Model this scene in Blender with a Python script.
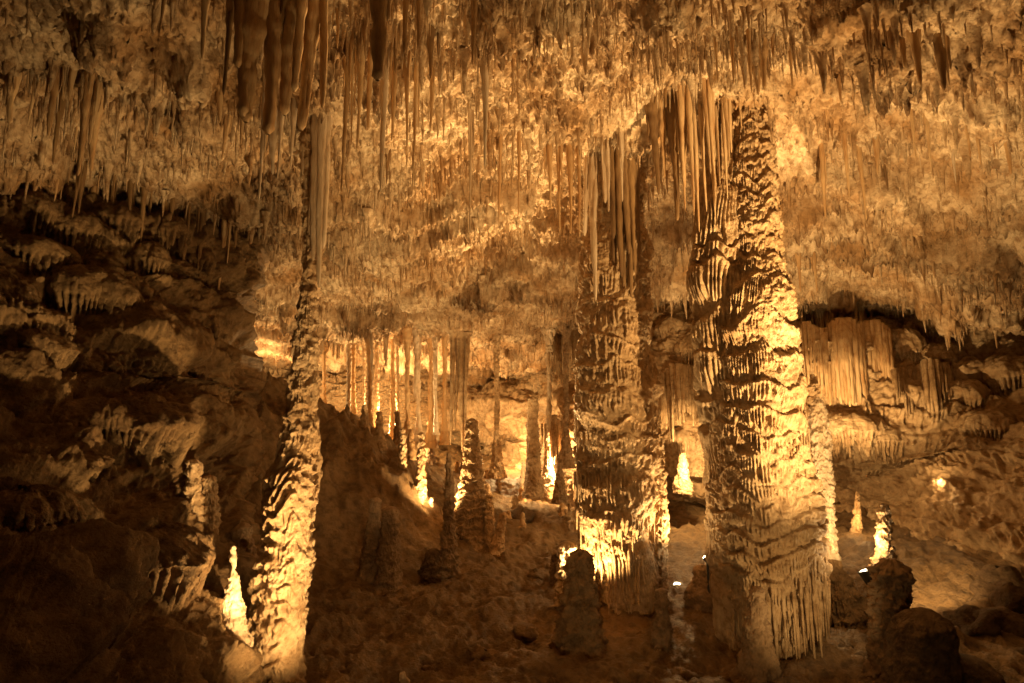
import bpy, math, random
import numpy as np

# ------------------------------------------------------------------ camera, world, exposure
sc = bpy.context.scene
for o in list(bpy.data.objects):
    bpy.data.objects.remove(o)
COL = sc.collection
FPX, TILT, CAMZ = 568.9, math.radians(8.0), 3.0
cam_d = bpy.data.cameras.new("camera"); cam_d.lens = 20.0; cam_d.sensor_width = 36.0
cam_d.clip_start = 0.05; cam_d.clip_end = 300
cam = bpy.data.objects.new("camera", cam_d); COL.objects.link(cam)
cam.location = (0, 0, CAMZ); cam.rotation_euler = (math.pi/2 + TILT, 0, 0)
sc.camera = cam
w = bpy.data.worlds.new("World"); sc.world = w; w.use_nodes = True
bg = w.node_tree.nodes["Background"]
bg.inputs[0].default_value = (1.0, 0.62, 0.28, 1); bg.inputs[1].default_value = 0.004
sc.view_settings.view_transform = 'Standard'; sc.view_settings.look = 'None'
sc.view_settings.gamma = 1; sc.view_settings.exposure = 1.25
sc.cycles.use_denoising = True
sc.cycles.max_bounces = 5; sc.cycles.diffuse_bounces = 3; sc.cycles.glossy_bounces = 2
sc.cycles.sample_clamp_indirect = 6.0
CT, ST = math.cos(TILT), math.sin(TILT)

def ray(px, py):
    """slope of a sight line per metre of Y: (dx/dy, dz/dy)"""
    x = (px-512)/FPX; y = (341.5-py)/FPX
    fy = CT - y*ST
    return x/fy, (ST + y*CT)/fy
def at(px, py, Y):
    a, b = ray(px, py)
    return np.array((a*Y, Y, CAMZ + b*Y))

# ------------------------------------------------------------------ lamps of the cave's show lighting, and added fill lights
WARM = (1.0, 0.645, 0.265)
def lamp(px, py, Y, watts, aim=None, cone=150, blend=0.6, color=WARM, radius=0.045):
    p = at(px, py, Y)
    kind = 'POINT' if aim is None else 'SPOT'
    d = bpy.data.lights.new("flood_or_fill_light", kind)
    d.energy = watts; d.color = color; d.shadow_soft_size = radius
    o = bpy.data.objects.new("flood_or_fill_light", d); COL.objects.link(o)
    o.location = p
    if aim is not None:
        from mathutils import Vector
        d.spot_size = math.radians(cone); d.spot_blend = blend
        v = Vector(aim) - Vector(p)
        o.rotation_euler = v.to_track_quat('-Z', 'Y').to_euler()
    return o
lamp(588, 600, 8.75, 210, aim=(0.3, 8.0, 7), cone=150, blend=0.5)         # behind the knobby stalagmite
lamp(985, 600, 5.4, 1050, aim=(3.35, 7.9, 6.3), cone=112, blend=1.0)         # in the dark rocks at right: face of the big column, vault above it
lamp(866, 562, 7.35, 110, aim=at(820, 500, 8.9), cone=75, blend=0.6)      # hooded lamp right of the big column
lamp(706, 550, 9.05, 150, aim=at(657, 460, 9.5), cone=125)
lamp(985, 600, 5.4, 1200, aim=(3.35, 8.0, 6.6), cone=36, blend=1.0)         # added spot at the same place, brightening the big column's head
lamp(335, 692, 5.8, 250, aim=at(90, 250, 8.0), cone=64, blend=1.0)          # added spot to brighten the left wall
lamp(679, 581, 10.3, 40, aim=(2.5, 10.5, 6), cone=150)
lamp(240, 630, 6.1, 26, aim=at(233, 592, 6.55), cone=52, blend=0.8)
lamp(352, 735, 5.6, 230, aim=at(285, 530, 7.0), cone=85, blend=0.8)        # lights the leaning column
lamp(400, 780, 5.0, 330, aim=(-1.8, 6.6, 7.3), cone=80, blend=1.0)         # vault over the leaning column
lamp(438, 522, 12.2, 330, aim=at(440, 430, 13.2), cone=105, blend=0.5)
lamp(386, 428, 18.0, 520)
lamp(258, 388, 16.6, 110)
lamp(515, 455, 20.5, 70)
lamp(562, 462, 16.5, 200)
lamp(690, 462, 12.8, 110)
lamp(842, 488, 10.9, 420, aim=at(872, 335, 13.3), cone=80, blend=0.9)
lamp(880, 540, 7.9, 300, aim=at(925, 585, 9.3), cone=44, blend=0.9)          # added spot standing in for the hooded lamp's spill on the clay
lamp(873, 540, 7.5, 9)  # added point light, brightens the ringed stalagmite's left side
lamp(905, 735, 5.2, 75, aim=at(765, 555, 8), cone=58, blend=1.0)  # added weak spot, brightens the lower part of the big column
lamp(858, 520, 11.5, 6)
lamp(938, 480, 11.9, 5)
lamp(470, 560, 10.6, 380, aim=(0.5, 6.2, 7.4), cone=78, blend=1.0)         # up-light on the vault
lamp(500, 500, 14.5, 3700, aim=(0.7, 6.3, 7.5), cone=60, blend=1.0)       # raking up-light from the back of the chamber
lamp(760, 500, 11.5, 420, aim=(4.2, 6.5, 7.4), cone=80, blend=1.0)        # raking up-light behind the big column
lamp(600, 1150, 2.4, 85, aim=(0.5, 8.5, 2.0), cone=120, blend=1.0, radius=.3)  # added soft fill light, low by the camera

# ------------------------------------------------------------------ noise
rs = np.random.RandomState(7)
_G = rs.normal(size=(256, 3)); _G = (_G/np.linalg.norm(_G, axis=1)[:, None]).astype(np.float32)
def _h(ix, iy, iz):
    h = (ix.astype(np.uint32)*np.uint32(374761393) + iy.astype(np.uint32)*np.uint32(668265263)
         + iz.astype(np.uint32)*np.uint32(2147483647 ^ 0x5bd1e995))
    h = (h ^ (h >> np.uint32(13)))*np.uint32(1274126177)
    return h ^ (h >> np.uint32(16))
def rnd(ix, iy, iz=0):
    ix = np.asarray(ix).astype(np.int64); iy = np.asarray(iy).astype(np.int64)
    iz = np.asarray(iz).astype(np.int64) + np.zeros_like(ix)
    return (_h(ix, iy, iz) & np.uint32(0xffffff)).astype(np.float32)/16777216.0
def perlin(x, y, z):
    x = np.asarray(x, np.float32); y = np.asarray(y, np.float32); z = np.asarray(z, np.float32)
    x, y, z = np.broadcast_arrays(x, y, z)
    xi, yi, zi = np.floor(x), np.floor(y), np.floor(z)
    fx, fy, fz = x-xi, y-yi, z-zi
    xi = xi.astype(np.int64); yi = yi.astype(np.int64); zi = zi.astype(np.int64)
    u, v, t = [f*f*f*(f*(f*6-15)+10) for f in (fx, fy, fz)]
    out = 0
    for dx in (0, 1):
        wx = u if dx else 1-u
        for dy in (0, 1):
            wy = v if dy else 1-v
            for dz in (0, 1):
                wz = t if dz else 1-t
                g = _G[_h(xi+dx, yi+dy, zi+dz) & np.uint32(255)]
                out = out + wx*wy*wz*(g[..., 0]*(fx-dx)+g[..., 1]*(fy-dy)+g[..., 2]*(fz-dz))
    return out*1.6
def fbm(x, y, z, oct=4, f=1.0, gain=0.5, ridge=False):
    s, a = 0, 1.0
    for k in range(oct):
        n = perlin(x*f+17.3*k, y*f-9.1*k, z*f+5.7*k)
        if ridge: n = 1-2*np.abs(n)
        s = s + a*n; a *= gain; f *= 2.03
    return s
def lobes(x, y, z, seed=0):
    """distance to the nearest scattered centre, 3D"""
    xi, yi, zi = [np.floor(q).astype(np.int64) for q in (x, y, z)]
    out = np.full(x.shape, 9., np.float32)
    for dx in (-1, 0, 1):
        for dy in (-1, 0, 1):
            for dz in (-1, 0, 1):
                cx, cy, cz = xi+dx, yi+dy, zi+dz
                h = _h(cx, cy, cz+seed)
                d = (x-cx-(h & np.uint32(1023))/1023.)**2 + (y-cy-((h >> np.uint32(10)) & np.uint32(1023))/1023.)**2 + (z-cz-((h >> np.uint32(20)) & np.uint32(1023))/1023.)**2
                out = np.minimum(out, d)
    return np.sqrt(out)
def sstep(a, b, x):
    t = np.clip((x-a)/(b-a), 0, 1); return t*t*(3-2*t)
def tips(x, y, c, rad, seed, p=1.3, dens=1.0):
    """field of pointed tips, one per cell, of random length 0..1"""
    x = x/c; y = y/c
    xi = np.floor(x).astype(np.int64); yi = np.floor(y).astype(np.int64)
    out = np.zeros_like(x)
    for dx in (-1, 0, 1):
        for dy in (-1, 0, 1):
            cx, cy = xi+dx, yi+dy
            px = cx + rnd(cx, cy, seed); py = cy + rnd(cx, cy, seed+1)
            h = rnd(cx, cy, seed+2); h = np.where(rnd(cx, cy, seed+3) < dens, 0.25+0.75*h*h, 0)
            r = rad*(0.5+0.8*rnd(cx, cy, seed+4))
            d = np.sqrt((x-px)**2+(y-py)**2)
            out = np.maximum(out, h*np.clip(1-d/r, 0, 1)**p)
    return out

# thin-plate spline through scattered control values
class TPS:
    def __init__(s, pts, vals, lam=0.02):
        s.p = np.array(pts, float); n = len(s.p)
        K = s.k(s.p, s.p) + lam*np.eye(n)
        P = np.c_[np.ones(n), s.p]
        A = np.zeros((n+3, n+3)); A[:n, :n] = K; A[:n, n:] = P; A[n:, :n] = P.T
        s.w = np.linalg.solve(A, np.r_[np.array(vals, float), 0, 0, 0])
    def k(s, a, b):
        d2 = ((a[:, None, :]-b[None])**2).sum(-1)
        return np.where(d2 > 1e-12, d2*np.log(np.maximum(d2, 1e-12))*0.5, 0)
    def __call__(s, x, y):
        x = np.asarray(x, float); y = np.asarray(y, float); sh = np.broadcast(x, y).shape
        x, y = np.broadcast_arrays(x, y); x = x.ravel(); y = y.ravel()
        out = s.w[-3] + s.w[-2]*x + s.w[-1]*y
        for (a, b), w_ in zip(s.p, s.w):
            d2 = (x-a)**2+(y-b)**2
            out = out + w_*np.where(d2 > 1e-12, d2*np.log(np.maximum(d2, 1e-12))*0.5, 0)
        return out.reshape(sh)

# ------------------------------------------------------------------ meshes
def raw_mesh(name, V, F, mat):
    me = bpy.data.meshes.new(name)
    V = np.ascontiguousarray(V, np.float32); F = np.ascontiguousarray(F, np.int32)
    me.vertices.add(len(V)); me.vertices.foreach_set("co", V.ravel())
    me.loops.add(F.size); me.loops.foreach_set("vertex_index", F.ravel())
    me.polygons.add(len(F))
    me.polygons.foreach_set("loop_start", np.arange(0, F.size, F.shape[1], dtype=np.int32))
    me.polygons.foreach_set("use_smooth", np.ones(len(F), bool))
    me.update(calc_edges=True)
    me.materials.append(mat)
    return me
def grid_faces(nu, nv, closed=False, flip=False):
    u = np.arange(nu if closed else nu-1); v = np.arange(nv-1)
    U, Vv = np.meshgrid(u, v, indexing='ij'); U2 = (U+1) % nu
    a, b, c, d = U*nv+Vv, U2*nv+Vv, U2*nv+Vv+1, U*nv+Vv+1
    F = np.stack([a, b, c, d], -1).reshape(-1, 4)
    return F[:, ::-1] if flip else F
def grid_normals(P, closed=False):
    if closed:
        du = np.roll(P, -1, 0)-np.roll(P, 1, 0)
    else:
        du = np.gradient(P, axis=0)
    dv = np.gradient(P, axis=1)
    n = np.cross(du, dv); return n/np.maximum(np.linalg.norm(n, axis=-1, keepdims=True), 1e-9)
def link(name, me, parent=None, loc=None):
    o = bpy.data.objects.new(name, me); COL.objects.link(o)
    if loc is not None: o.location = loc
    if parent is not None: o.parent = parent
    return o
def tag(o, label=None, cat=None, group=None, kind=None):
    if label: o['label'] = label
    if cat: o['category'] = cat
    if group: o['group'] = group
    if kind: o['kind'] = kind
    return o
def empty(name, loc, label, cat, group=None):
    o = bpy.data.objects.new(name, None); COL.objects.link(o); o.location = loc
    return tag(o, label, cat, group, "thing")

# ------------------------------------------------------------------ materials
def rock(name, c1, c2, c3, scale=1.0, rough=0.75, bump=0.5, bscale=28.0, streak=0.0, spec=0.3, stain=False):
    m = bpy.data.materials.new(name); m.use_nodes = True
    nt = m.node_tree; N = nt.nodes; L = nt.links
    b = N["Principled BSDF"]
    tc = N.new("ShaderNodeTexCoord"); geo = N.new("ShaderNodeNewGeometry")
    mp = N.new("ShaderNodeMapping"); mp.inputs['Scale'].default_value = (1, 1, 1-streak*0.85)
    L.new(geo.outputs['Position'], mp.inputs[0])
    def noise(sc_, det, rough_=0.6):
        n = N.new("ShaderNodeTexNoise"); n.inputs['Scale'].default_value = sc_
        n.inputs['Detail'].default_value = det; n.inputs['Roughness'].default_value = rough_
        L.new(mp.outputs[0], n.inputs['Vector']); return n
    n1 = noise(1.1*scale, 5); n2 = noise(7.0*scale, 6, 0.65); n3 = noise(bscale, 6, 0.7)
    r1 = N.new("ShaderNodeValToRGB"); r1.color_ramp.elements[0].position = 0.36; r1.color_ramp.elements[1].position = 0.64
    r1.color_ramp.elements[0].color = (*c1, 1); r1.color_ramp.elements[1].color = (*c2, 1)
    L.new(n1.outputs['Fac'], r1.inputs[0])
    r2 = N.new("ShaderNodeValToRGB"); r2.color_ramp.elements[0].position = 0.45; r2.color_ramp.elements[1].position = 0.68
    r2.color_ramp.elements[0].color = (0, 0, 0, 1); r2.color_ramp.elements[1].color = (1, 1, 1, 1)
    L.new(n2.outputs['Fac'], r2.inputs[0])
    mx = N.new("ShaderNodeMix"); mx.data_type = 'RGBA'
    L.new(r2.outputs[0], mx.inputs['Factor']); L.new(r1.outputs[0], mx.inputs['A']); mx.inputs['B'].default_value = (*c3, 1)
    if stain:     # drips carry iron stain, its colour deepened for the vault's dark shadow contrast
        at_ = N.new("ShaderNodeAttribute"); at_.attribute_name = "stain"
        m2 = N.new("ShaderNodeMix"); m2.data_type = 'RGBA'; m2.inputs['B'].default_value = (.17, .085, .032, 1)
        L.new(at_.outputs['Fac'], m2.inputs['Factor']); L.new(mx.outputs['Result'], m2.inputs['A']); L.new(m2.outputs['Result'], b.inputs['Base Color'])
    else:
        L.new(mx.outputs['Result'], b.inputs['Base Color'])
    rr = N.new("ShaderNodeMapRange"); rr.inputs['To Min'].default_value = rough-0.18; rr.inputs['To Max'].default_value = min(1, rough+0.2)
    L.new(n2.outputs['Fac'], rr.inputs[0]); L.new(rr.outputs[0], b.inputs['Roughness'])
    b.inputs['Specular IOR Level'].default_value = spec
    bp = N.new("ShaderNodeBump"); bp.inputs['Strength'].default_value = min(1, bump*1.4); bp.inputs['Distance'].default_value = 0.055
    ad = N.new("ShaderNodeMath"); ad.operation = 'ADD'
    L.new(n2.outputs['Fac'], ad.inputs[0]); L.new(n3.outputs['Fac'], ad.inputs[1])
    L.new(ad.outputs[0], bp.inputs['Height']); L.new(bp.outputs[0], b.inputs['Normal'])
    return m
M_CEIL = rock("ceiling_limestone", (.37, .21, .09), (.68, .52, .34), (.25, .14, .06), 1.0, .8, .6, 22, stain=True)
M_WALL = rock("wall_limestone", (.28, .165, .075), (.43, .28, .15), (.16, .09, .038), 1.0, .75, .7, 24)
M_LWALL = rock("shaded_wall_limestone", (.19, .105, .043), (.31, .195, .09), (.10, .055, .022), 1.0, .7, .8, 24)  # darker wall rock; the left wall's shade is put into its colour
M_COLUMN = rock("column_flowstone", (.41, .26, .13), (.55, .39, .23), (.23, .13, .055), 1.2, .5, .45, 40)
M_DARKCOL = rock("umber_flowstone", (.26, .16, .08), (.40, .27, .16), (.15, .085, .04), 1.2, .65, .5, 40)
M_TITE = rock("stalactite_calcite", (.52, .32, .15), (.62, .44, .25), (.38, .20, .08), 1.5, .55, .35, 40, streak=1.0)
M_PALE = rock("pale_calcite", (.54, .40, .26), (.64, .52, .38), (.38, .25, .14), 1.5, .55, .35, 40, streak=1.0)
M_DTITE = rock("shaded_stalactite_calcite", (.20, .115, .05), (.30, .18, .08), (.12, .065, .03), 1.5, .55, .35, 40, streak=1.0)  # darker stalactite calcite; the shade of backlit ones is put into its colour
M_FLOOR = rock("cave_clay", (.20, .115, .045), (.30, .185, .085), (.10, .055, .022), 0.9, .5, 1.0, 30, spec=.45)
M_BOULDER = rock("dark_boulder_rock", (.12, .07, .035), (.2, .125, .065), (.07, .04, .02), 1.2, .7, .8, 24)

# ------------------------------------------------------------------ the cave's surfaces
CEIL_PTS = [(-9, -2, 7.2), (0, -2, 7.6), (8, -2, 7.0), (-5, 3, 7.3), (0, 4, 7.7), (5, 5, 7.1), (0, 6, 7.6), (-4.5, 7, 7.0),
            (-7.6, 8, 6.7), (-2.5, 7, 7.0), (3.1, 8, 8.15), (3.0, 7, 7.8), (7.1, 7.5, 6.5), (1.6, 9.5, 7.35), (-1.5, 9.5, 7.1), (-6, 10, 6.6),
            (-7, 13, 6.1), (0, 14, 6.6), (4, 13, 6.9), (8, 13, 6.5), (10.1, 11, 5.5), (12, 15, 5.6), (0, 18, 5.7), (-5, 18, 5.7),
            (6, 18, 6.0), (0, 26, 5.2), (-9, 24, 5.6), (9, 22, 5.8), (-2, 32, 4.6), (-12, 14, 6.2), (14, 10, 5.2)]
ceil_f = TPS([p[:2] for p in CEIL_PTS], [p[2] for p in CEIL_PTS], 0.3)
FLOOR_PTS = [(0, -2, 0), (-3, 3, .2), (3, 3, 0), (0, 5, 0), (-2.5, 6.7, 0), (3.5, 8, 0), (1.6, 9.5, 0), (-1, 9, 0), (0, 12, .15), (3, 12, .3),
             (-3.7, 10.4, .6), (-2.7, 13, 1.7), (-1, 13, .55), (-5.5, 13, 3.4), (-4.2, 13.2, 2.7), (-7, 12, 4.0), (-5.2, 10, 2.0), (-3, 15.5, 1.9), (-5, 17, 2.6), (-7, 18, 2.8),
             (0, 18, .75), (0, 24, 1.5), (0, 30, 2.0), (-8, 24, 2.6), (6, 18, 1.1), (7, 10.8, .5), (10, 15, 1.3), (7.2, 8.8, .3), (6, 6, .25),
             (10, 9, .7), (8, 24, 1.8), (-4.5, 7.5, .9), (12, 12, 1.2)]
floor_f = TPS([p[:2] for p in FLOOR_PTS], [p[2] for p in FLOOR_PTS], 0.3)

def hit(px, py, f, lo=1.5, hi=34.0, up=True):
    a, b = ray(px, py); Y = np.linspace(lo, hi, 1500)
    d = CAMZ + b*Y - f(a*Y, Y)
    idx = np.where(d > 0 if up else d < 0)[0]
    i = idx[0] if len(idx) else 600
    return np.array((a*Y[i], Y[i], CAMZ+b*Y[i]))

def polar(az0, az1, na, r0, r1, nr, y0=-1.0):
    az = np.radians(np.linspace(az0, az1, na)); r = np.exp(np.linspace(math.log(r0), math.log(r1), nr))
    A, R = np.meshgrid(az, r, indexing='ij')
    return np.sin(A)*R, y0+np.cos(A)*R

# ceiling: pitted vault covered in short drips
def ceil_z(x, y):
    """vault height with its sagging shelves of rock"""
    x = np.asarray(x, float); y = np.asarray(y, float)
    sh = fbm(x, y, 0*x+3.1, 3, .33)
    return ceil_f(x, y) - .36*sstep(.05, .14, sh) - .30*sstep(.38, .47, sh) + .18*perlin(x*.8, y*.8, 7.7+0*x)
X, Y = polar(-63, 63, 1400, 2.3, 32, 1250)
Z = ceil_z(X, Y)
mask = np.clip(.6+.9*fbm(X, Y, 0*X+9.3, 3, .55), .1, 1.2)
dr = .22*mask*tips(X, Y, .28, .30, 11, 1.3, .7) + .24*mask*tips(X+.07, Y, .13, .42, 23, 1.15, .9)
dr = dr + .15*(.4+.6*mask)*tips(X, Y+.03, .07, .5, 31, 1.0, .9)
rough = .09*fbm(X, Y, 0*X+1.7, 3, 2.1, .55, ridge=True) + .04*fbm(X*1.1, Y*.8, Z*2, 2, 7.5, .6, ridge=True)
P = np.stack([X, Y, Z - dr - rough], -1)
jit = .03
P[..., 0] += jit*fbm(X, Y, (Z-dr)*3+2.2, 3, 5.5); P[..., 1] += jit*fbm(X, Y, (Z-dr)*3+8.8, 3, 5.5)
o = link("cave_ceiling", raw_mesh("cave_ceiling", P.reshape(-1, 3), grid_faces(*X.shape, flip=False), M_CEIL))
st_ = o.data.attributes.new("stain", 'FLOAT', 'POINT')
st_.data.foreach_set("value", np.ascontiguousarray(np.clip(dr/.13-.3+.6*perlin(X*1.5, Y*1.5, 3.3+0*X)+.5*perlin(X*.6, Y*.6, 8.3+0*X), 0, .92), np.float32).ravel()); tag(o, kind="structure")

# floor
X, Y = polar(-76, 76, 900, 1.6, 36, 560)
Z = floor_f(X, Y)
n = fbm(X, Y, 0*X, 6, .9, .5); n2 = fbm(X, Y, 0*X+5, 4, 3.5, .55, ridge=True)
m = np.clip(.5+fbm(X, Y, 0*X+12, 2, .5), 0, 1)
hill = sstep(.7, 2.0, Z)*sstep(4.5, 0, X-0*Y)
gul = fbm(X*.9+Y*.5, Y*.6-X*.4, 0*X+3, 5, 1.1, .55, ridge=True)
Z = Z + hill*(.22*gul + .10*tips(X, Y, .3, .6, 61, .8, .5)) + .13*n + .045*m*n2 + .05*fbm(X, Y, 0*X+21, 4, 2.2, .6, ridge=True) + .12*tips(X, Y, .38, .55, 51, .6, .35) + .06*tips(X, Y, .13, .6, 57, .8, .35) + .03*fbm(X, Y, 0*X+2, 3, 7, .6, ridge=True)*m
P = np.stack([X, Y, Z], -1)
o = link("cave_floor", raw_mesh("cave_floor", P.reshape(-1, 3), grid_faces(*X.shape, flip=True), M_FLOOR)); tag(o, kind="structure")

# flowstone relief used on walls and columns: tiers of ledges with hanging drip fingers
def tier_relief(tz, s, ncell, seed, warp=0.0, L0=.35, L1=1.0, bare=.0):
    """tz: tier coordinate (grows upward, 1 per tier); s: position along in cells"""
    k = np.floor(tz); u = 1-(tz-k)
    s = s + warp
    c = np.floor(s); fr = np.abs(s-c-.5)*2
    cid = np.mod(c, ncell) if ncell else c
    h = rnd(cid, k, seed); Ld = L0+(L1-L0)*h
    wd = 1.0-.5*sstep(.1, 1.0, u/np.maximum(Ld, .05))*1.0
    prof = np.sqrt(np.clip(1-(fr/np.maximum(wd, .1))**2, 0, 1))
    finger = sstep(0, .10, u)*(1-sstep(Ld-.22, Ld, u))*prof
    lip = sstep(0, .12, u)*(1-sstep(.16, .42, u))
    return np.maximum(finger, .85*lip)*(1 - bare) - .25

# walls: distance from the axis above the camera as a function of direction and height
WALLS = []
def wall_hit(px, py, k):
    """distance Y at which a sight line meets wall k"""
    x, z = ray(px, py); Y = np.linspace(2, 28, 700)
    a0, a1, z0, z1, R = WALLS[k]
    i = int(np.clip((math.degrees(math.atan2(x, 1.0))-a0)/(a1-a0)*(R.shape[0]-1), 4, R.shape[0]-5))
    j = np.clip((CAMZ+z*Y-z0)/(z1-z0)*(R.shape[1]-1), 0, R.shape[1]-1).astype(int)
    r = np.median(R[i-4:i+5], axis=0)[j]
    i = np.where(np.hypot(x*Y, Y) > r)[0]
    return float(Y[i[0]]) if len(i) else 15.0
def wall(name, ctrl, az0, az1, na, z0, z1, nz, seed, mat, tier, tierA, rockA, cut=0, lobeA=.4):
    pts, vals = [], []
    for px, py, Yd in ctrl:
        p = at(px, py, Yd)
        pts.append((math.degrees(math.atan2(p[0], p[1]))/9.0, p[2])); vals.append(math.log(math.hypot(p[0], p[1])))
    f = TPS(pts, vals, .06)
    az = np.linspace(az0, az1, na); zz = np.linspace(z0, z1, nz)
    A, Zg = np.meshgrid(az, zz, indexing='ij')
    R = np.exp(np.clip(f(A/9.0, Zg), math.log(2.4), math.log(30)))
    if cut: R = R*(1+1.2*sstep(az1-1.6, az1, A))          # the rock turns away round its corner
    a = np.radians(A)
    P = np.stack([np.sin(a)*R, np.cos(a)*R, Zg], -1)
    N = grid_normals(P)
    # make normals face the axis
    flip = (N[..., 0]*P[..., 0]+N[..., 1]*P[..., 1]) > 0
    N = np.where(flip[..., None], -N, N)
    x, y, z = P[..., 0], P[..., 1], P[..., 2]
    steep = sstep(.75, .35, np.abs(N[..., 2]))
    big = fbm(x, y, z*1.2, 3, .42)
    strata = fbm(x*.6, y*.6, z*2.4, 3, .8)
    d = rockA*(.8*big + .35*strata + (.08+.16*steep)*fbm(x, y, z*1.7, 4, 1.3, .55, ridge=True))
    wx, wy, wz = x+.25*perlin(x*1.3, y*1.3, z*1.3), y+.25*perlin(x*1.3+9, y*1.3, z*1.3), z+.2*perlin(x*1.3, y*1.3+9, z*1.3)
    d = d + lobeA*(.9-lobes((wx/1.15).astype(np.float32), (wy/1.15).astype(np.float32), (wz/.75).astype(np.float32), seed)) + .35*lobeA*(.8-lobes((wx/.42).astype(np.float32), (wy/.42).astype(np.float32), (wz/.34).astype(np.float32), seed+5))
    mk = sstep(-.05, .35, fbm(x+31, y, z*.7, 3, .38)+tier*.35)*steep
    tz = (z + .35*perlin(x*.7, y*.7, z*.3) + .12*perlin(x*2, y*2, z))/(.42)
    arc = a*12.0/.085
    d = d + tierA*mk*tier_relief(tz, arc, 0, seed, 1.2*perlin(x*1.5, y*1.5, z*.4), .3, 1.15)
    d = d + .06*fbm(x, y, z, 4, 4.5, .62)
    P = P + N*d[..., None]
    WALLS.append((az0, az1, z0, z1, np.hypot(P[..., 0], P[..., 1])))
    o = link(name, raw_mesh(name, P.reshape(-1, 3), grid_faces(na, nz), mat)); tag(o, kind="structure")
    return o
LEFT = [(-400, 175, 5), (-400, 420, 3.6), (-400, 683, 2.2), (0, 175, 7.8), (0, 300, 6.8), (0, 420, 6), (0, 550, 4.6), (0, 683, 3.3), (60, 200, 8.5),
        (100, 300, 8.2), (100, 400, 7.6), (100, 500, 6.4), (100, 600, 5.4), (100, 683, 4.7), (160, 230, 9.0), (170, 350, 8.6), (170, 450, 7.7),
        (180, 540, 7.2), (180, 640, 5.8), (212, 300, 10.2), (222, 400, 10.2), (222, 450, 9.4), (240, 540, 8.6), (240, 600, 7.8), (246, 683, 6.4),
        (240, 300, 10.8), (245, 400, 10.8), (290, 540, 10), (290, 640, 8.5), (110, 100, 10.5), (0, 60, 8.8), (215, 210, 11.5)]
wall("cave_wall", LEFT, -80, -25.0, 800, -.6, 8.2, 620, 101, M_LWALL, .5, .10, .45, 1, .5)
BACK = [(150, 330, 22), (150, 420, 22), (230, 300, 22), (300, 380, 22), (300, 440, 22), (400, 380, 23), (400, 430, 23), (500, 380, 25), (500, 440, 24), (560, 340, 19),
        (560, 400, 18.5), (560, 450, 19), (600, 400, 16.5), (690, 320, 15.5), (690, 400, 14.3), (690, 460, 14.8), (800, 300, 15.5), (800, 400, 14), (850, 345, 13.9), (850, 420, 13.3),
        (850, 480, 14), (850, 285, 15.8), (900, 300, 15.5), (920, 400, 13), (960, 330, 14.6), (1000, 400, 12.6), (960, 460, 12.4), (1024, 330, 13.8), (1024, 450, 11.3), (1024, 520, 10.6),
        (1100, 400, 11), (1300, 400, 8), (1300, 600, 7), (700, 230, 18), (500, 300, 28), (900, 230, 17), (1024, 250, 15)]
wall("cave_wall", BACK, -36, 74, 1200, -.4, 7.4, 480, 131, M_COLUMN, .5, .16, .45)

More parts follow.
